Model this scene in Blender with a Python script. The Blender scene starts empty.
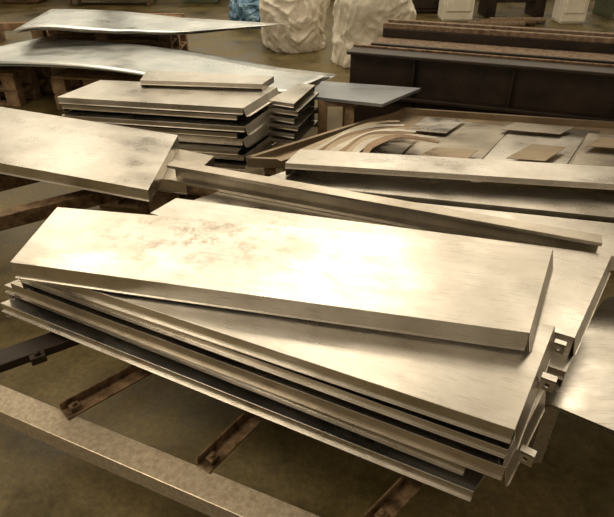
import bpy, math, random, bmesh
from mathutils import Vector, Matrix, noise
random.seed(4)
S=bpy.context.scene
# Image pixels to world: a ray from the assumed camera is intersected with the
# horizontal plane at each thing's assumed height, giving a position in metres fitted to the image.
TH=math.radians(32.6); F=560.0; CH=1.70
def P(u,v,z):
    x=(u-307)/F; y=(258.5-v)/F
    dy=math.cos(TH)+y*math.sin(TH); dz=-math.sin(TH)+y*math.cos(TH)
    t=(z-CH)/dz
    return Vector((x*t,dy*t,z))
# ---------- materials
def nodes(name):
    m=bpy.data.materials.new(name); m.use_nodes=True
    nt=m.node_tree; b=nt.nodes['Principled BSDF']; return m,nt,b
def ramp(nt,a,b,ca,cb):
    r=nt.nodes.new('ShaderNodeValToRGB'); e=r.color_ramp.elements
    e[0].position=a;e[1].position=b;e[0].color=(*ca,1);e[1].color=(*cb,1); return r
def coords(nt,scale):
    tc=nt.nodes.new('ShaderNodeTexCoord'); oi=nt.nodes.new('ShaderNodeObjectInfo')
    mul=nt.nodes.new('ShaderNodeMath');mul.operation='MULTIPLY';mul.inputs[1].default_value=37
    add=nt.nodes.new('ShaderNodeVectorMath');add.operation='ADD'
    mp=nt.nodes.new('ShaderNodeMapping'); mp.inputs['Scale'].default_value=scale
    nt.links.new(oi.outputs['Random'],mul.inputs[0])
    nt.links.new(tc.outputs['Object'],add.inputs[0]); nt.links.new(mul.outputs[0],add.inputs[1])
    nt.links.new(add.outputs[0],mp.inputs['Vector']); return mp
def nz(nt,mp,scale,detail=4,rough=.55,dist=0):
    n=nt.nodes.new('ShaderNodeTexNoise'); n.inputs['Scale'].default_value=scale
    n.inputs['Detail'].default_value=detail; n.inputs['Roughness'].default_value=rough
    n.inputs['Distortion'].default_value=dist
    nt.links.new(mp.outputs[0],n.inputs['Vector']); return n
def mth(nt,op,a,b=None):
    m=nt.nodes.new('ShaderNodeMath');m.operation=op
    for i,q in enumerate((a,b)):
        if q is None: continue
        if isinstance(q,(int,float)): m.inputs[i].default_value=q
        else: nt.links.new(q,m.inputs[i])
    return m.outputs[0]
def metal(name,c1,c2,stain,r0,r1,metallic=1.0,bump=.10,st=(.54,.66),amt=.5,scuff=None):
    m,nt,b=nodes(name); mp=coords(nt,(1,1,1)); ms=coords(nt,(1.2,2.2,2.2))
    n1=nz(nt,mp,2.2,10,.66); r=ramp(nt,.38,.63,c1,c2); nt.links.new(n1.outputs[0],r.inputs[0])
    n2=nz(nt,mp,11,9,.75,.8); r2=ramp(nt,st[0],st[1],(0,0,0),(1,1,1)); nt.links.new(n2.outputs[0],r2.inputs[0])
    n5=nz(nt,mp,2.3,3); r5=ramp(nt,.50,.66,(0,0,0),(amt,)*3); nt.links.new(n5.outputs[0],r5.inputs[0])
    fac=mth(nt,'MULTIPLY',r2.outputs[0],r5.outputs[0])
    if scuff:
        tc=nt.nodes.new('ShaderNodeTexCoord');mp2=nt.nodes.new('ShaderNodeMapping')
        mp2.inputs['Location'].default_value=(-scuff[0],-scuff[1],0);
        nt.links.new(tc.outputs['Object'],mp2.inputs[0])
        s2=nt.nodes.new('ShaderNodeVectorMath');s2.operation='MULTIPLY';s2.inputs[1].default_value=(1/scuff[2],1/scuff[3],0);nt.links.new(mp2.outputs[0],s2.inputs[0])
        ln=nt.nodes.new('ShaderNodeVectorMath');ln.operation='LENGTH';nt.links.new(s2.outputs[0],ln.inputs[0])
        fo=mth(nt,'SUBTRACT',1.0,ln.outputs['Value']); fo=mth(nt,'MAXIMUM',fo,0.0)
        nn_=nz(nt,mp,13,10,.80,.2); rr=ramp(nt,.49,.66,(0,0,0),(1,1,1));nt.links.new(nn_.outputs[0],rr.inputs[0])
        f2=mth(nt,'MULTIPLY',mth(nt,'MULTIPLY',fo,rr.outputs[0]),1.4)
        fac=mth(nt,'MINIMUM',mth(nt,'ADD',fac,f2),.75)
    mx=nt.nodes.new('ShaderNodeMix');mx.data_type='RGBA'
    nt.links.new(fac,mx.inputs[0]);nt.links.new(r.outputs[0],mx.inputs[6]);mx.inputs[7].default_value=(*stain,1)
    sc=coords(nt,(3,60,60)); ns=nz(nt,sc,4,2); rs=ramp(nt,.58,.70,(0,0,0),(.45,.45,.45)); nt.links.new(ns.outputs[0],rs.inputs[0])
    mx2=nt.nodes.new('ShaderNodeMix');mx2.data_type='RGBA';nt.links.new(rs.outputs[0],mx2.inputs[0]);nt.links.new(mx.outputs[2],mx2.inputs[6]);mx2.inputs[7].default_value=(*[c*.5 for c in c1],1)
    nt.links.new(mx2.outputs[2],b.inputs['Base Color'])
    n3=nz(nt,ms,3,8,.65); mr=nt.nodes.new('ShaderNodeMapRange'); mr.inputs[1].default_value=.35;mr.inputs[2].default_value=.65
    mr.inputs[3].default_value=r0;mr.inputs[4].default_value=r1
    nt.links.new(n3.outputs[0],mr.inputs[0]);nt.links.new(mr.outputs[0],b.inputs['Roughness'])
    b.inputs['Metallic'].default_value=metallic
    n4=nz(nt,mp,2.0,1); bp=nt.nodes.new('ShaderNodeBump');bp.inputs['Strength'].default_value=bump;bp.inputs['Distance'].default_value=.05
    nt.links.new(n4.outputs[0],bp.inputs['Height']);nt.links.new(bp.outputs[0],b.inputs['Normal'])
    return m
def rough_mat(name,c1,c2,scale=6,r=.8,metallic=0,bump=.3,lo=.35,hi=.65):
    m,nt,b=nodes(name); mp=coords(nt,(1,1,1)); n=nz(nt,mp,scale,8,.65)
    rr=ramp(nt,lo,hi,c1,c2);nt.links.new(n.outputs[0],rr.inputs[0]);nt.links.new(rr.outputs[0],b.inputs['Base Color'])
    b.inputs['Roughness'].default_value=r;b.inputs['Metallic'].default_value=metallic
    bp=nt.nodes.new('ShaderNodeBump');bp.inputs['Strength'].default_value=bump;bp.inputs['Distance'].default_value=.01
    nt.links.new(n.outputs[0],bp.inputs['Height']);nt.links.new(bp.outputs[0],b.inputs['Normal']); return m
A1=(.51,.48,.43);A2=(.71,.685,.64)
M_al=metal('brushed_sheet_metal',A1,A2,(.32,.27,.21),.24,.40)
M_top=metal('scuffed_sheet_metal',A1,A2,(.29,.235,.175),.26,.42,scuff=(.50,.27,.50,.30))
M_al2=metal('dull_sheet_metal',(.38,.345,.29),(.57,.525,.455),(.26,.18,.11),.30,.46)
M_ch=metal('brown_grey_sheet_metal',(.26,.20,.14),(.38,.31,.22),(.12,.08,.04),.38,.55,.9)
M_dk=metal('dark_sheet_metal',(.14,.09,.05),(.26,.18,.11),(.08,.05,.02),.40,.6,.8)
M_blue=metal('bluish_sheet_metal',(.54,.58,.60),(.76,.78,.78),(.45,.42,.38),.26,.42,.95,bump=.10,amt=.2)
M_slate=metal('slate_sheet_metal',(.22,.24,.27),(.32,.34,.37),(.15,.14,.14),.3,.45,.7)
M_steel=rough_mat('worn_steel',(.32,.265,.195),(.50,.43,.33),70,.36,.6,.06)
M_rust=rough_mat('rusty_steel',(.05,.028,.013),(.24,.155,.085),26,.5,.5)
M_mach=rough_mat('machine_dark_paint',(.012,.007,.005),(.035,.02,.012),5,.5,.2)
M_dust=rough_mat('dusty_machine_top',(.08,.05,.03),(.24,.17,.11),30,.8)
M_wood=rough_mat('pallet_wood',(.12,.07,.035),(.34,.23,.13),9,.85)
M_bag=rough_mat('woven_bag',(.66,.60,.50),(.84,.80,.71),9,.75,0,.9)
M_tarp=rough_mat('blue_plastic',(.02,.10,.24),(.25,.42,.55),9,.35)
M_white=rough_mat('white_painted_metal',(.62,.57,.48),(.8,.76,.66),3,.6)
M_grn=rough_mat('green_machine_paint',(.06,.08,.05),(.14,.15,.09),4,.5)
M_wall=rough_mat('plaster_wall',(.12,.08,.05),(.2,.15,.1),2,.9)
def window_glow_mat():
    m,nt,b=nodes('added_window_glow');b.inputs['Base Color'].default_value=(.9,.85,.7,1)
    tc=nt.nodes.new('ShaderNodeTexCoord');n=nt.nodes.new('ShaderNodeTexNoise');n.inputs['Scale'].default_value=1.5;nt.links.new(tc.outputs['Object'],n.inputs['Vector'])
    r=ramp(nt,.3,.7,(.8,.72,.52),(1,.95,.8));nt.links.new(n.outputs[0],r.inputs[0]);nt.links.new(r.outputs[0],b.inputs['Emission Color'])
    b.inputs['Emission Strength'].default_value=1.35;return m  # emission added to brighten the far sheets
M_window_glow=window_glow_mat()
def floor_mat():
    m,nt,b=nodes('oily_concrete');tc=nt.nodes.new('ShaderNodeTexCoord')
    def N(s,d,r):
        n=nt.nodes.new('ShaderNodeTexNoise');n.inputs['Scale'].default_value=s;n.inputs['Detail'].default_value=d;n.inputs['Roughness'].default_value=r
        nt.links.new(tc.outputs['Object'],n.inputs['Vector']);return n
    n=N(2.0,15,.68);r=ramp(nt,.37,.66,(.055,.041,.012),(.20,.150,.056));nt.links.new(n.outputs[0],r.inputs[0])
    n3=N(40,12,.8);r3=ramp(nt,.40,.62,(.68,.68,.68),(1.2,1.2,1.15));nt.links.new(n3.outputs[0],r3.inputs[0])
    mx=nt.nodes.new('ShaderNodeMix');mx.data_type='RGBA';mx.blend_type='MULTIPLY';mx.inputs[0].default_value=1
    nt.links.new(r.outputs[0],mx.inputs[6]);nt.links.new(r3.outputs[0],mx.inputs[7])
    nt.links.new(mx.outputs[2],b.inputs['Base Color'])
    n4=N(2,8,.7);mr=nt.nodes.new('ShaderNodeMapRange');mr.inputs[1].default_value=.4;mr.inputs[2].default_value=.6;mr.inputs[3].default_value=.30;mr.inputs[4].default_value=.6
    nt.links.new(n4.outputs[0],mr.inputs[0]);nt.links.new(mr.outputs[0],b.inputs['Roughness'])
    n2=N(60,6,.6)
    bp=nt.nodes.new('ShaderNodeBump');bp.inputs['Strength'].default_value=.2;bp.inputs['Distance'].default_value=.004
    nt.links.new(n2.outputs[0],bp.inputs['Height']);nt.links.new(bp.outputs[0],b.inputs['Normal']);return m
M_floor=floor_mat()
# ---------- mesh helpers
def mk(name,verts,faces,mat,parent=None,label=None,cat=None,group=None,org=None,rot=0.0,kind=None):
    verts=[Vector(v) for v in verts]
    if org is None:
        org=Vector((sum(v.x for v in verts)/len(verts),sum(v.y for v in verts)/len(verts),min(v.z for v in verts)))
    M=Matrix.Translation(org)@Matrix.Rotation(rot,4,'Z'); Mi=M.inverted()
    me=bpy.data.meshes.new(name); me.from_pydata([Mi@v for v in verts],[],faces); me.validate(); me.update()
    me.materials.append(mat)
    o=bpy.data.objects.new(name,me); S.collection.objects.link(o)
    o.matrix_basis=M
    if parent is not None:
        o.parent=parent
        o.matrix_basis=parent.matrix_basis.inverted()@M
    if label:o['label']=label
    if cat:o['category']=cat
    if group:o['group']=group
    if kind:o['kind']=kind
    return o
def empty(name,loc,label,cat):
    o=bpy.data.objects.new(name,None);S.collection.objects.link(o);o.matrix_basis=Matrix.Translation(Vector(loc))
    o['label']=label;o['category']=cat;return o
def fix(o):
    bm=bmesh.new();bm.from_mesh(o.data);bmesh.ops.recalc_face_normals(bm,faces=bm.faces);bm.to_mesh(o.data);bm.free()
def bev(o,w,seg=2,ang=35):
    b=o.modifiers.new('bevel','BEVEL');b.width=w;b.segments=seg;b.limit_method='ANGLE';b.angle_limit=math.radians(ang)
class MB:
    def __init__(s): s.v=[];s.f=[]
    def box(s,c,size,rz=0.0):
        c=Vector(c);R=Matrix.Rotation(rz,3,'Z');n=len(s.v);h=[k/2 for k in size]
        for z in(-1,1):
            for x,y in((-1,-1),(1,-1),(1,1),(-1,1)):
                s.v.append(c+R@Vector((x*h[0],y*h[1],z*h[2])))
        for f in((3,2,1,0),(4,5,6,7),(0,1,5,4),(1,2,6,5),(2,3,7,6),(3,0,4,7)): s.f.append(tuple(n+i for i in f))
    def beam(s,a,b,w,h):
        a=Vector(a);b=Vector(b);d=(b-a);sd=Vector((-d.y,d.x,0)).normalized()*(w/2);n=len(s.v);dn=Vector((0,0,-h))
        for p in(a,b):
            s.v+= [p-sd,p+sd,p+sd+dn,p-sd+dn]
        s.f+=[(n+3,n+2,n+1,n),(n+4,n+5,n+6,n+7)]+[(n+i,n+(i+1)%4,n+4+(i+1)%4,n+4+i) for i in range(4)]
    def cyl(s,c,r,h,axis='Z',N=20):
        c=Vector(c);n=len(s.v)
        for e in(-h/2,h/2):
            for i in range(N):
                a=2*math.pi*i/N;x=r*math.cos(a);y=r*math.sin(a)
                s.v.append(c+(Vector((x,y,e)) if axis=='Z' else Vector((e,x,y))))
        s.f+=[tuple(n+i for i in range(N))[::-1],tuple(n+N+i for i in range(N))]+[(n+i,n+(i+1)%N,n+N+(i+1)%N,n+N+i) for i in range(N)]
    def hollow(s,a,b,w,h,t=.004):
        a=Vector(a);b=Vector(b);d=(b-a);sd=Vector((-d.y,d.x,0)).normalized();n=len(s.v)
        for p in(a,b):
            for k,(ww,o) in enumerate(((w/2,0),(w/2-t,t))):
                s.v+=[p-sd*ww+Vector((0,0,-o)),p+sd*ww+Vector((0,0,-o)),p+sd*ww+Vector((0,0,-h+o)),p-sd*ww+Vector((0,0,-h+o))]
        for i in range(4):
            j=(i+1)%4
            s.f+=[(n+i,n+j,n+8+j,n+8+i),(n+4+i,n+12+i,n+12+j,n+4+j),(n+i,n+4+i,n+4+j,n+j),(n+8+i,n+8+j,n+12+j,n+12+i)]
    def make(s,name,mat,**k):
        b=k.pop('bevel',None); o=mk(name,s.v,s.f,mat,**k); fix(o)
        if b:bev(o,b)
        return o
def tray(c4,depth,mat,name='folded_metal_sheet',front=1.0,sides='FRBL',th=.003,out=.007,splay=0,lipR=.016,**k):
    """upside-down folded sheet; c4 = FL,FR,BR,BL top corners. front<1: shallow front fold leaving a dark gap below."""
    c=[Vector(p) for p in c4]
    n=(c[1]-c[0]).cross(c[3]-c[0]).normalized()
    if n.z<0:n=-n
    cen=sum(c,Vector())/4
    V=list(c);Fc=[(0,1,2,3)]
    for i,sd in enumerate('FRBL'):
        if sd not in sides: continue
        j=(i+1)%4; e=(c[j]-c[i]).normalized(); inw=n.cross(e)
        if inw.dot(cen-c[i])<0: inw=-inw
        dp=depth*(front if sd=='F' else 1.0); g=e*.0012
        sp=-inw*splay if sd=='R' else Vector()
        b=len(V)
        V+=[c[i]+g-n*dp+sp,c[j]-g-n*dp+sp]
        Fc.append((j,i,b,b+1))
        w=-inw*out if sd=='F' else inw*.016
        if sd=='R' and splay: w=-inw*lipR
        ins=g*2 if sd=='F' else g*12
        V+=[c[i]+ins-n*dp+w+sp,c[j]-ins-n*dp+w+sp]
        Fc.append((b+1,b,b+2,b+3))
    d=c[1]-c[0]
    o=mk(name,V,Fc,mat,org=Vector((c[0].x,c[0].y,c[0].z-depth)),rot=math.atan2(d.y,d.x),**k)
    fix(o)
    if o.data.polygons[0].normal.z<0: o.data.flip_normals()
    m=o.modifiers.new('gauge','SOLIDIFY');m.thickness=th;m.offset=-1
    bev(o,.0024,2,40)
    return o
def sheet(c4,zf,mat,name='metal_sheet',th=.003,nx=24,ny=6,**k):
    c=[Vector(p) for p in c4]; V=[];Fc=[]
    for j in range(ny+1):
        t=j/ny
        for i in range(nx+1):
            s=i/nx; p=(c[0]*(1-s)+c[1]*s)*(1-t)+(c[3]*(1-s)+c[2]*s)*t
            V.append(p+Vector((0,0,zf(s,t) if zf else 0)))
    for j in range(ny):
        for i in range(nx):
            a=j*(nx+1)+i;Fc.append((a,a+1,a+nx+2,a+nx+1))
    o=mk(name,V,Fc,mat,**k)
    if zf:
        for p in o.data.polygons:p.use_smooth=True
    m=o.modifiers.new('gauge','SOLIDIFY');m.thickness=th;m.offset=-1
    return o
def bracket(parent,FR,BR,t,dz,s=.036,off=0):
    """punched tab standing out from the right-hand end of a panel"""
    e=(BR-FR).normalized();outw=Vector((e.y,-e.x,0)).normalized()
    pos=FR.lerp(BR,t)+outw*(s/2-.001+off)+Vector((0,0,dz)); ang=math.atan2(outw.y,outw.x)
    V=[];Fc=[];N=12;R=Matrix.Rotation(ang,3,'Z')
    for i in range(N):
        a=2*math.pi*i/N+math.pi/N; m=max(abs(math.cos(a)),abs(math.sin(a)))
        V.append(R@Vector((math.cos(a)/m*s/2,0,math.sin(a)/m*s/2)))
    for i in range(N):
        a=2*math.pi*i/N+math.pi/N;V.append(R@Vector((math.cos(a)*s*.2,0,math.sin(a)*s*.2)))
    for i in range(N): Fc.append((i,(i+1)%N,N+(i+1)%N,N+i))
    b=len(V);V+=[R@Vector(q) for q in((-s/2,0,s/2),(s/2,0,s/2),(s/2,s*.7,s/2),(-s/2,s*.7,s/2))];Fc.append((b,b+1,b+2,b+3))
    V=[v+pos for v in V]
    o=mk('bracket',V,Fc,M_al,parent=parent,label='small folded steel tab with a bolt hole')
    m=o.modifiers.new('gauge','SOLIDIFY');m.thickness=.003
    return o
# ---------- structure
mk('floor',[(-9,-2,0),(9,-2,0),(9,14,0),(-9,14,0)],[(0,1,2,3)],M_floor,kind='structure',org=Vector((0,0,0)))
wb=MB()
wb.box((0,14.1,.75),(18,.2,1.5));wb.box((0,14.1,5.6),(18,.2,1.6))
for x in(-8.75,-4.4,0,4.4,8.75):wb.box((x,14.1,3.15),(.5,.2,3.3))
wb.make('wall_back',M_wall,kind='structure')
for i,x in enumerate((-6.6,-2.2,2.2,6.6)):
    m=MB();m.box((x,14.12,3.15),(3.95,.03,3.3))
    w_=m.make('added_window_%d'%(i+1),M_window_glow,kind='structure')  # out-of-view glowing pane, added so the rear sheets reflect something bright
    m=MB()
    for k in range(5):m.box((x-1.9+k*.95,14.08,3.15),(.06,.06,3.3))
    for k in range(4):m.box((x,14.08,1.52+k*1.09),(3.9,.06,.06))
    m.make('trim_%d'%(i+1),M_mach,kind='structure')
# ---------- front stack
D=.064
g='folded panels in the near stack'
T=[.78,.715,.650,.585,.520,.455]
cat='folded metal sheet'
p1=tray([P(10,262,T[0]),P(530,333,T[0]),P(553,249,T[0]),P(57,207,T[0])],D-.003,M_top,front=.88,splay=.014,lipR=.003,label='smudged silvery folded panel, topmost on the stack',cat=cat,group=g,out=.005)
c2=[P(13,264,T[1]),P(515,430,T[1]),P(555,326,T[1]),P(66,225,T[1])]
p2=tray(c2,D,M_al,front=.6,splay=.014,lipR=.003,label='silvery folded panel second in the fanned stack',cat=cat,group=g)
p3=tray([P(18,274,T[2]),P(508,450,T[2]),P(545,365,T[2]),P(80,245,T[2])],D,M_al,front=.35,label='thin-edged folded panel in the middle of the stack',cat=cat,group=g)
c4_=[P(10,283,T[3]),P(506,468,T[3]),P(546,388,T[3]),P(80,260,T[3])]
p4=tray(c4_,D,M_al2,front=.6,splay=.012,lipR=.004,label='dull folded panel in the middle of the stack',cat=cat,group=g)
p5=tray([P(4,285,T[4]),P(466,467,T[4]),P(505,400,T[4]),P(60,262,T[4])],D,M_al,front=.4,sides='FBL',label='folded panel fanned out low in the stack',cat=cat,group=g)
p6=tray([P(0,303,T[5]),P(474,492,T[5]),P(520,420,T[5]),P(60,280,T[5])],D,M_al,front=.5,sides='FBL',label='lowest folded panel, lying on rusty steel bars',cat=cat,group=g)
bracket(p2,c2[1],c2[2],.55,-.048,off=.012);bracket(p4,c4_[1],c4_[2],.28,-.042,off=.008);bracket(p2,c2[1],c2[2],.93,-.048,.03,off=.012)
# ---------- near frame
rz=.355
fr=empty('workshop_stillage',(0,1.2,0),'low worn square-tube steel frame carrying the near stack','steel frame')
a=P(-60,372,rz);b=P(360,550,rz);d=(b-a).normalized();nn=Vector((-d.y,d.x,0));a=a-d*.1;b=b+d*.5
m=MB();m.hollow(a,b,.085,.065);m.make('rail',M_steel,parent=fr,bevel=.005)
m=MB();m.hollow(a+nn*.78,b+nn*.78,.06,.06);m.make('rail',M_steel,parent=fr,bevel=.005)
for q in(a+d*.04,b-d*.04,a+nn*.78+d*.5,b+nn*.78-d*.1):
    m=MB();m.beam(Vector((q.x-.025,q.y,rz-.065)),Vector((q.x+.025,q.y,rz-.065)),.05,rz-.065);m.make('leg',M_steel,parent=fr)
def bar(u0,v0,u1,v1,ext,w=.035,h=.034,mat=None):
    A=P(u0,v0,.389);B=P(u1,v1,.389);dd=(B-A).normalized();B=A+dd*ext;s=Vector((-dd.y,dd.x,0))
    m=MB();m.beam(A+Vector((0,0,-h+.007)),B+Vector((0,0,-h+.007)),w,.007);m.beam(A+s*(w/2-.003),B+s*(w/2-.003),.006,h)
    m.box(A+dd*.035-s*.004+Vector((0,0,-h+.016)),(.03,.026,.018),math.atan2(dd.y,dd.x));m.cyl(A+dd*.035-s*.004+Vector((0,0,-h+.028)),.007,.012)
    return m.make('steel_bar',mat or M_rust,label='rusty angle-iron bar lying across the frame',cat='steel bar',bevel=.0015,group='bars across the near frame')
bar(62,408,140,366,.95,.055);bar(202,462,262,404,.95,.05);bar(372,520,420,470,.9,.05)
A=P(-60,378,.389);B=P(60,336,.389);dd=(B-A).normalized();s=Vector((-dd.y,dd.x,0))
m=MB();m.beam(A,A+dd*1.15,.085,.034);q=P(36,352,.389);m.box(q-s*.03+Vector((0,0,-.005)),(.05,.03,.03),math.atan2(dd.y,dd.x));m.cyl(q-s*.03+Vector((0,0,.0)),.009,.05)
m.make('steel_bar',M_mach,label='thick dark steel bar with a bolted lug',cat='steel bar',bevel=.003,group='bars across the near frame')
# ---------- left panels
tray([P(-60,152,.664),P(148,190,.664),P(178,135,.664),P(-60,97,.664)],D,M_al,front=.8,label='wide silvery folded panel on dark trestle beams',cat=cat)
tray([P(20,160,.598),P(186,182,.598),P(214,156,.598),P(60,125,.598)],D-.004,M_al2,label='dull folded panel underneath another on the trestle',cat=cat)
tr=empty('steel_trestle',(-1,2.5,0),'dark steel trestle beams carrying folded panels','trestle')
for(u0,v0,u1,v1)in((-60,228,190,166),(-60,190,150,140)):
    A=P(u0,v0,.534);B=P(u1,v1,.534);m=MB();m.beam(A,B,.07,.07);m.make('beam',M_rust,parent=tr,bevel=.004)
    for s in(.02,.9):
        q=A.lerp(B,s);m=MB();m.box((q.x,q.y,.232),(.05,.05,.464));m.make('leg',M_rust,parent=tr)
# ---------- centre-right stack
g2='folded panels in the second pile'
tray([P(150,213,.66),P(575,338,.66),P(612,255,.66),P(176,198,.66)],D,M_al,splay=.012,lipR=.004,label='silvery folded panel on top of the second pile',cat=cat,group=g2)
tray([P(150,230,.594),P(566,372,.594),P(598,300,.594),P(180,215,.594)],D,M_al,front=.4,label='folded panel lower in the second pile',cat=cat,group=g2)
tray([P(185,203,.603),P(660,262,.603),P(660,228,.603),P(240,184,.603)],D-.01,M_al,label='folded panel with a channel lying on it',cat=cat,group='folded panels behind the long channel')
tray([P(256,181,.613),P(660,222,.613),P(660,199,.613),P(300,166,.613)],D,M_al,front=.5,label='folded panel carrying a narrower bright panel',cat=cat,group='folded panels behind the long channel')
tray([P(285,163,.68),P(660,187,.68),P(660,169,.68),P(300,149,.68)],D,M_al,front=.35,label='bright narrow folded panel lying on a wider one',cat=cat,group='folded panels behind the long channel')
A=P(174,160,.69);B=P(602,235,.69);d=(B-A).normalized();nn=Vector((d.y,-d.x,0))
V=[];H=.085
prof=[(.062,-.014),(.062,0),(0,0),(0,-H),(.062,-H),(.062,-H+.014)]
for p in(A,B):
    for o_,z in prof:V.append(p+nn*o_+Vector((0,0,z)))
ch=mk('metal_channel',V,[(i,i+1,i+7,i+6) for i in range(5)],M_al2,label='long C-shaped metal channel lying on its side',cat='metal channel');fix(ch)
m=ch.modifiers.new('gauge','SOLIDIFY');m.thickness=.003;bev(ch,.002)
st=empty('steel_trestle',(.5,1.9,0),'steel trestle under the second pile of panels','trestle')
for x,y0 in((-.2,1.95),(.75,1.6)):
    m=MB();m.beam((x-.12,y0,.529),(x+.1,2.6,.529),.05,.05);m.make('beam',M_rust,parent=st)
    for y in(y0+.1,2.5):
        m=MB();m.box((x-.12+.22*(y-y0)/(2.6-y0),y,.24),(.05,.05,.479));m.make('leg',M_rust,parent=st)
# lower right sheets
for k in range(3):
    z=.42-.012*k;LS=[P(541+5*k,400+3*k,z),P(690,462+4*k,z),P(730,250,z),P(603,300,z)]
    sheet(LS,None,M_al if k!=1 else M_al2,nx=1,ny=1,th=.004,label='flat bright metal sheet in a low pile',cat='metal sheet',group='flat sheets in a low pile')
    if k==0:L0=LS
c=sum(L0,Vector())/4
ls=empty('steel_stand',(c.x,c.y,0),'low dark steel stand under flat sheets','stand')
for s in(.45,.9):
    A=L0[0].lerp(L0[1],s).lerp(c,.35);B=L0[3].lerp(L0[2],s).lerp(c,.2)
    dn=Vector((0,0,-.029));m=MB();m.beam(A+dn,B+dn,.05,.05);m.make('beam',M_mach,parent=ls)
    for q in(A.lerp(B,.5),A.lerp(B,.95)):
        m=MB();m.box((q.x,q.y,.171),(.04,.04,.341));m.make('leg',M_mach,parent=ls)
# ---------- scrap bed
bz=.45
bd=empty('scrap_table',(1,3.2,0),'low steel table covered with flat sheet offcuts','table')
bc=[P(248,163,bz),P(680,180,bz),P(680,132,bz),P(405,113,bz)]
sheet(bc,None,M_ch,name='table_top',th=.02,nx=1,ny=1,parent=bd)
for i in(0,2,3):
    m=MB();up=Vector((0,0,.035));m.beam(bc[i]+up,bc[(i+1)%4]+up,.025,.055);m.make('rim',M_ch,parent=bd)
for q in bc:
    q2=q.lerp(sum(bc,Vector())/4,.08);m=MB();m.box((q2.x,q2.y,.215),(.06,.06,.43));m.make('leg',M_rust,parent=bd)
qs=[([(470,158),(575,164),(600,131),(505,123)],M_al2),([(394,160),(478,163),(512,127),(446,120)],M_al2),([(482,161),(566,165),(584,138),(510,131)],M_al),([(572,164),(650,168),(650,138),(588,133)],M_al2),([(276,160),(390,165),(415,140),(330,143)],M_al2),([(407,130),(446,133),(466,120),(426,117)],M_al),([(500,129),(560,134),(575,127),(515,122)],M_al2),([(410,160),(462,163),(478,150),(436,147)],M_ch),([(506,158),(545,161),(566,147),(532,144)],M_ch),([(586,146),(630,149),(640,140),(600,137)],M_ch)]
for k,(quad,mt) in enumerate(qs):
    sheet([P(u,v,bz+.005*(k+1)) for u,v in quad],None,mt,nx=1,ny=1,label='flat metal offcut lying on the scrap table',cat='metal sheet',group='offcuts on the scrap table')
def strip(Q,w,i):
    V=[];n=len(Q)
    for k,p in enumerate(Q):
        dd=Q[min(k+1,n-1)]-Q[max(k-1,0)];ww=w*(.5+.5*math.sin(math.pi*k/(n-1)))
        s=Vector((-dd.y,dd.x,0)).normalized()*ww/2
        V+=[p-s,p+s]
    o=mk('offcut_strip',V,[(2*k,2*k+1,2*k+3,2*k+2) for k in range(n-1)],(M_ch,M_al2,M_dk)[i%3],label='curved flat metal offcut strip on the scrap table',cat='metal offcut',group='curved offcuts on the scrap table')
    mm=o.modifiers.new('gauge','SOLIDIFY');mm.thickness=.003
for i in range(9):
    z=bz+.055+.005*i; o=i*5.0; w1=random.uniform(-5,5);w2=random.uniform(-8,8)
    p0=P(282+o*2.0+w1,161-o*.1,z);p1_=P(326+o*1.2-w1,146-o*.15,z);p2_=P(342+o*1.0,124+o*.2,z);p3_=P(406+o*.7+w2,122+o*.5,z)
    Q=[]
    for k in range(21):
        t=k/20;q=p0*(1-t)**3+p1_*3*t*(1-t)**2+p2_*3*t*t*(1-t)+p3_*t**3
        Q.append(q+Vector((0,.02*math.sin(t*9+i*1.7),0)))
    strip(Q,.062,i)
# ---------- mid stack
gm='folded panels in the middle stack'
for i in range(8):
    z=.70-.0485*i; j=random.uniform(-7,5) if i else 0; k=random.uniform(-9,4) if i else 0; q=random.uniform(-2,3) if i else 0
    base=[P(57+j,97+q,.70),P(243+k,108+q,.70),P(277+k*.6,87,.70),P(100+j,80,.70)]
    tray([Vector((p.x,p.y,z)) for p in base],.047,M_al if i%2==0 else M_al2,front=(.75,.45,.6,.5)[i%4],splay=.018 if i%2==0 else 0,label='folded metal panel in a pile on wooden pallets',cat=cat,group=gm,sides='FRBL' if i%2==0 else 'FBL')
for i in range(6):
    z=.66-.0485*i
    base=[P(268,103,.64),P(294+(i%2)*4,107,.64),P(315+(i%2)*4,88,.64),P(300,86,.64)]
    tray([Vector((p.x,p.y,z)) for p in base],.047,M_al if i%2==0 else M_al2,front=.5,sides='FBL',label='short open-ended folded channel piled beside longer panels',cat='metal channel',group='short channels in the middle stack')
tray([P(140,80,.742),P(262,84,.742),P(274,76,.742),P(147,70,.742)],.041,M_al,front=.6,label='narrow folded panel lying on the middle pile',cat=cat)
def pallet(x,y,L,W,rz,z0=0,lab='worn wooden pallet under metal sheets'):
    m=MB();R=Matrix.Rotation(rz,3,'Z')
    def a(cx,cy,cz,sx,sy,sz):
        q=R@Vector((cx,cy,0));m.box((x+q.x,y+q.y,z0+cz),(sx,sy,sz),rz)
    for i in(-1,0,1):
        a(0,i*(W/2-.05),.011,L,.1,.022)
        for j in(-1,0,1):a(j*(L/2-.07),i*(W/2-.05),.067,.14,.1,.09)
    for j in(-1,0,1):a(j*(L/2-.07),0,.123,.14,W,.022)
    for i in range(6):a(0,-W/2+.06+i*(W-.12)/5,.145,L,.09,.022)
    return m.make('wooden_pallet',M_wood,label=lab,cat='pallet',bevel=.003)
ctr=(P(57,97,.7)+P(243,108,.7)+P(277,87,.7)+P(100,80,.7))/4
dd=P(243,108,.7)-P(57,97,.7);an=math.atan2(dd.y,dd.x)
pallet(ctr.x-.05,ctr.y,.85,.5,an);pallet(ctr.x-.05,ctr.y,.85,.5,an,.156)
q=P(292,96,.64);m=MB()
for dy in(-.15,.15):m.box((q.x,q.y+dy,.185),(.12,.08,.37))
m.box((q.x,q.y,.185),(.1,.3,.06));m.make('wooden_stand',M_wood,label='wooden blocks under the short channels',cat='stand')
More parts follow.
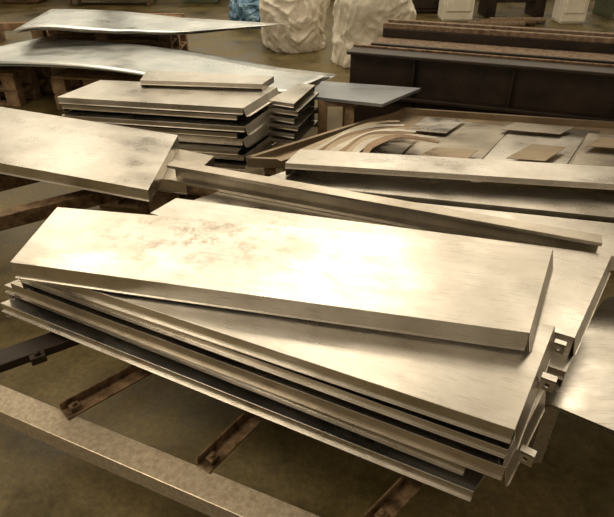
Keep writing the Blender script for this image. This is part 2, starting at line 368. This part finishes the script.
# ---------- slate sheet
SL=[P(308,96,.60),P(382,104,.60),P(421,88,.60),P(322,81,.60)]
sheet(SL,None,M_slate,th=.02,nx=1,ny=1,label='slate-grey flat sheet on a wooden stand',cat='metal sheet')
c=sum(SL,Vector())/4
m=MB()
for dx in(-.24,-.06):
    for dy in(-.1,.12): m.box((c.x+dx,c.y+dy,.27),(.06,.06,.54))
m.box((c.x-.14,c.y-.1,.56),(.26,.06,.04));m.box((c.x-.14,c.y+.12,.56),(.26,.06,.04))
m.make('wooden_stand',M_wood,label='rough wooden stand under a slate sheet',cat='stand')
# ---------- rear bent sheets
for i in range(5):
    o=random.uniform(-16,8); o2=random.uniform(-1.5,2);z=.325+.022*i
    sheet([P(-60+o,66+o2,z),P(296+o*.5,97+o*.1,z),P(336+o*.4,78,z),P(60+o,40+o2,z)],
      lambda s,t:.075*max(0,math.sin(s*4.2-.3))*(1-.35*t)+.02+.05*max(0,s-.75)*t+.005*math.sin(s*15)*(1-t)*s,M_blue if i!=1 else M_al,nx=60,ny=8,
      label='large thin bluish metal sheet bowed over pallets',cat='metal sheet',group='bowed sheets on pallets')
for(u,v,L)in((0,66,.7),(105,72,.8),(222,82,.8)):
    q=P(u,v,.3);pallet(q.x,q.y,L,.6,-.2,.0);pallet(q.x,q.y,L,.6,-.2,.156)
for i in range(6):
    o=random.uniform(-14,14);o2=random.uniform(-2,2); z=.475+.020*i
    sheet([P(22+o,35+o2,z),P(200+o,34+o2,z),P(288+o,26,z),P(60+o,12,z)],
      lambda s,t:.045*max(0,math.sin(s*5+.4))*(1-.3*t)+.008*math.sin(s*13)*(1-t)+.02,M_blue if i%2==1 else M_al2,nx=60,
      label='thin metal sheet with wavy edges in the rear pile',cat='metal sheet',group='sheets in the rear pile')
q=P(130,30,.35)
for k in range(3):pallet(q.x-.2,q.y,1.6,1.0,0,.156*k)
q=P(20,44,0);m=MB();m.box((q.x,q.y+.2,.2),(1.2,.12,.1),.1);m.box((q.x-.4,q.y+.2,.075),(.12,.3,.15),.1);m.box((q.x+.4,q.y+.25,.075),(.12,.3,.15),.1)
m.make('timber_beam',M_wood,label='timber beam resting on short blocks on the floor',cat='timber',bevel=.004)
# ---------- bags
def bag(x,y,w,h,seed,lab,mat=M_bag,name='bulk_bag',cat='bulk bag',cre=1.0,fq=1.0,slump=.18):
    bm=bmesh.new();bmesh.ops.create_cube(bm,size=2);bmesh.ops.subdivide_edges(bm,edges=bm.edges[:],cuts=72,use_grid_fill=True)
    V=[]
    for v in bm.verts:
        c=v.co;r=math.hypot(c.x,c.y);mx=max(abs(c.x),abs(c.y),1e-4)
        k=.25+.75*mx/max(r,1e-4) if r>1e-4 else 1
        zz=(c.z+1)/2
        bul=.92+slump*math.sin(min(1,zz*1.25)*math.pi)**.8-.22*max(0,zz-.7)/.3
        p=Vector((c.x*k*w/2*bul,c.y*k*w/2*bul,zz*h))
        n1=noise.noise(p*1.6+Vector((seed,0,0)))
        wx=p+Vector((noise.noise(p*3+Vector((seed,1,1))),noise.noise(p*3+Vector((5,seed,1))),noise.noise(p*3+Vector((1,7,seed)))))*.25
        f2=-abs(noise.noise(wx*3.6*fq+Vector((seed,2,5))))-.5*abs(noise.noise(wx*8*fq+Vector((seed,4,5))))-.2*abs(noise.noise(wx*17*fq))
        dirv=Vector((c.x,c.y,0)).normalized() if r>1e-4 else Vector((0,0,1))
        p+=dirv*(n1*.13+f2*.075*cre+.03)*w
        if zz>.9:p.z+=n1*.2*h
        p.z=max(p.z,0);V.append(p+Vector((x,y,0)))
    bm.verts.index_update();Fq=[tuple(q.index for q in f.verts) for f in bm.faces];bm.free()
    o=mk(name,V,Fq,mat,label=lab,cat=cat)
    for pp in o.data.polygons:pp.use_smooth=True
    return o
q=P(372,72,0);bag(q.x+.03,q.y+.5,.90,1.3,1,'full white woven bulk bag with deep creases')
q=P(296,56,0);bag(q.x-.04,q.y+.55,.88,1.05,7,'slumped off-white woven bulk bag beside another bag',cre=1.1)
q=P(262,26,0);bag(q.x-.10,q.y+.1,.7,.5,12,'crumpled bundle of blue plastic sheeting',M_tarp,'plastic_bundle','plastic bundle',2.4,1.6)
# ---------- long machine
A=P(348,50,.75);B=P(614,72,.75);d=(B-A).normalized();nn=Vector((-d.y,d.x,0))
mh=empty('press_machine',(A.x,A.y,0),'long low dark steel machine bed with dusty ledges','industrial machine')
def part(nm,off,z,w,h,mat,s0=0,s1=3.4):
    m=MB();m.beam(A+d*s0+nn*off+Vector((0,0,z-.75)),A+d*s1+nn*off+Vector((0,0,z-.75)),w,h);return m.make(nm,mat,parent=mh,bevel=.006)
part('flange',.05,.75,.18,.025,M_mach);part('web',.09,.725,.04,.605,M_mach);part('flange',.03,.12,.26,.12,M_mach)
part('ledge',.05,.44,.12,.03,M_mach)
part('rail',.145,.765,.02,.02,M_rust)
part('table',.40,.735,.46,.04,M_dust,.08,3.3)
part('rail',.30,.755,.03,.02,M_mach,.1,3.3)
part('beam',.42,.69,.4,.66,M_mach,.1,3.3)
part('beam',.74,.80,.16,.76,M_mach,.1,3.3)
part('rail',.68,.84,.05,.04,M_dust,.1,3.3);part('rail',.86,.84,.06,.05,M_dust,.1,3.3)
for s in(.5,1.2,1.9,2.6):part('gusset',.05,.725,.07,.60,M_mach,s,s+.015)
# ---------- far clutter
def cab(u,v,w,dp,h,mat,name,lab,cat):
    q=P(u,v,0);m=MB();m.box((q.x,q.y+dp/2,h/2+.03),(w,dp,h));m.box((q.x,q.y+dp/2,.03),(w*.94,dp*.9,.06));m.box((q.x,q.y,h*.45),(w*.8,.03,h*.7))
    return m.make(name,mat,label=lab,cat=cat,bevel=.01)
cab(457,22,.5,.4,1.6,M_white,'steel_column','white painted column behind the dark machine','column')
cab(572,24,.4,.4,1.6,M_white,'steel_column','white painted column behind the dark machine','column')
cab(8,4,1.2,.6,.7,M_rust,'storage_crate','dark brown crate at the back of the workshop','crate')
cab(422,14,.6,.6,.9,M_mach,'machine_cabinet','dark machine cabinet beside a white column','cabinet')
cab(200,4,.7,.5,.6,M_grn,'machine_cabinet','low green machine cabinet at the back of the workshop','cabinet')
def lathe(u,v,L,mat):
    q=P(u,v,0);m=MB()
    for s in(-1,1):m.box((q.x+s*L*.38,q.y+.3,.3),(L*.16,.5,.6))
    m.box((q.x,q.y+.3,.68),(L,.4,.16));m.box((q.x-L*.38,q.y+.3,.95),(L*.22,.36,.4));m.cyl((q.x-L*.2,q.y+.3,.95),.12,.1,'X');m.cyl((q.x,q.y+.3,.95),.04,L*.5,'X')
    m.box((q.x+L*.1,q.y+.2,.8),(.25,.5,.1));m.box((q.x+L*.34,q.y+.3,.9),(.2,.22,.28));m.box((q.x,q.y+.3,.25),(L*.7,.3,.06))
    m.make('lathe',mat,label='dark workshop lathe between white columns',cat='machine',bevel=.01)
lathe(515,18,1.1,M_mach);lathe(630,18,.9,M_grn)
for k in range(3):
    q=P(495+k*14,28,0);m=MB();m.cyl((q.x,q.y+.16*k,.056),.05,.9,'X',16);m.cyl((q.x,q.y+.16*k,.056),.056,.05,'X',16)
    m.make('steel_roller',(M_dust,M_rust)[k%2],label='short steel roller lying on the floor',cat='roller',group='rollers behind the machine')
def rack(u,v,L,h):
    q=P(u,v,0);m=MB()
    for sx in(-1,1):
        for dy in(0,.5):m.box((q.x+sx*L/2,q.y+dy,h/2),(.06,.06,h))
    for z in(.12,.5,h-.05):m.box((q.x,q.y+.25,z),(L,.5,.04))
    m.make('storage_rack',M_rust,label='low brown steel rack at the back of the workshop',cat='rack',bevel=.004)
    k=0
    for z in(.142,.522):
        for x in(-.35,.0,.33):
            k+=1;mm=MB();mm.box((q.x+x*L,q.y+.22,z+.1),(.24*L,.3,.2));mm.box((q.x+x*L,q.y+.22,z+.21),(.26*L,.32,.02));mm.make('storage_box',(M_wood,M_dust,M_white,M_grn)[k%4],label='small storage box on a steel rack',cat='box',group='boxes on the rack')
rack(110,6,1.5,.9)
# ---------- lights
def area(loc,tgt,sx,sy,e,col=(1,.86,.64)):
    l=bpy.data.lights.new('area','AREA');l.shape='RECTANGLE';l.size=sx;l.size_y=sy;l.energy=e;l.color=col
    o=bpy.data.objects.new('added_area_light',l);S.collection.objects.link(o);o.location=loc  # unseen lamp, added to put highlights on the metal and lift dark areas
    o.rotation_euler=(Vector(tgt)-Vector(loc)).to_track_quat('-Z','Y').to_euler();return o
for x,e in((-4.6,36),(-1.7,27),(1.0,22),(3.8,34)):
    area((x,9.5,5.3),(x*.3,2,.7),1.8,3.0,e)
area((-1.5,5,4.7),(0,1.6,.6),1.0,1.6,9)
area((1.0,5,4.7),(0.3,1.6,.6),1.0,1.6,9)
area((3.3,5,4.5),(0.9,1.4,.5),1.2,1.6,20)
area((-2.8,.8,4.3),(-.8,1.3,0),1.8,1.8,110)
area((.5,7.5,5),(.5,7.5,0),2.5,1.5,110)
area((-3,7,5),(-2.5,6.5,0),2.5,1.5,65)
w=bpy.data.worlds.new('world');S.world=w;w.use_nodes=True
w.node_tree.nodes['Background'].inputs[0].default_value=(1,.80,.55,1);w.node_tree.nodes['Background'].inputs[1].default_value=.46
S.view_settings.view_transform='Standard'
cd=bpy.data.cameras.new('camera');cd.sensor_width=36;cd.lens=F/614*36;cd.clip_end=100
co=bpy.data.objects.new('camera',cd);S.collection.objects.link(co);co.location=(0,0,CH);co.rotation_euler=(math.pi/2-TH,0,0)
S.camera=co
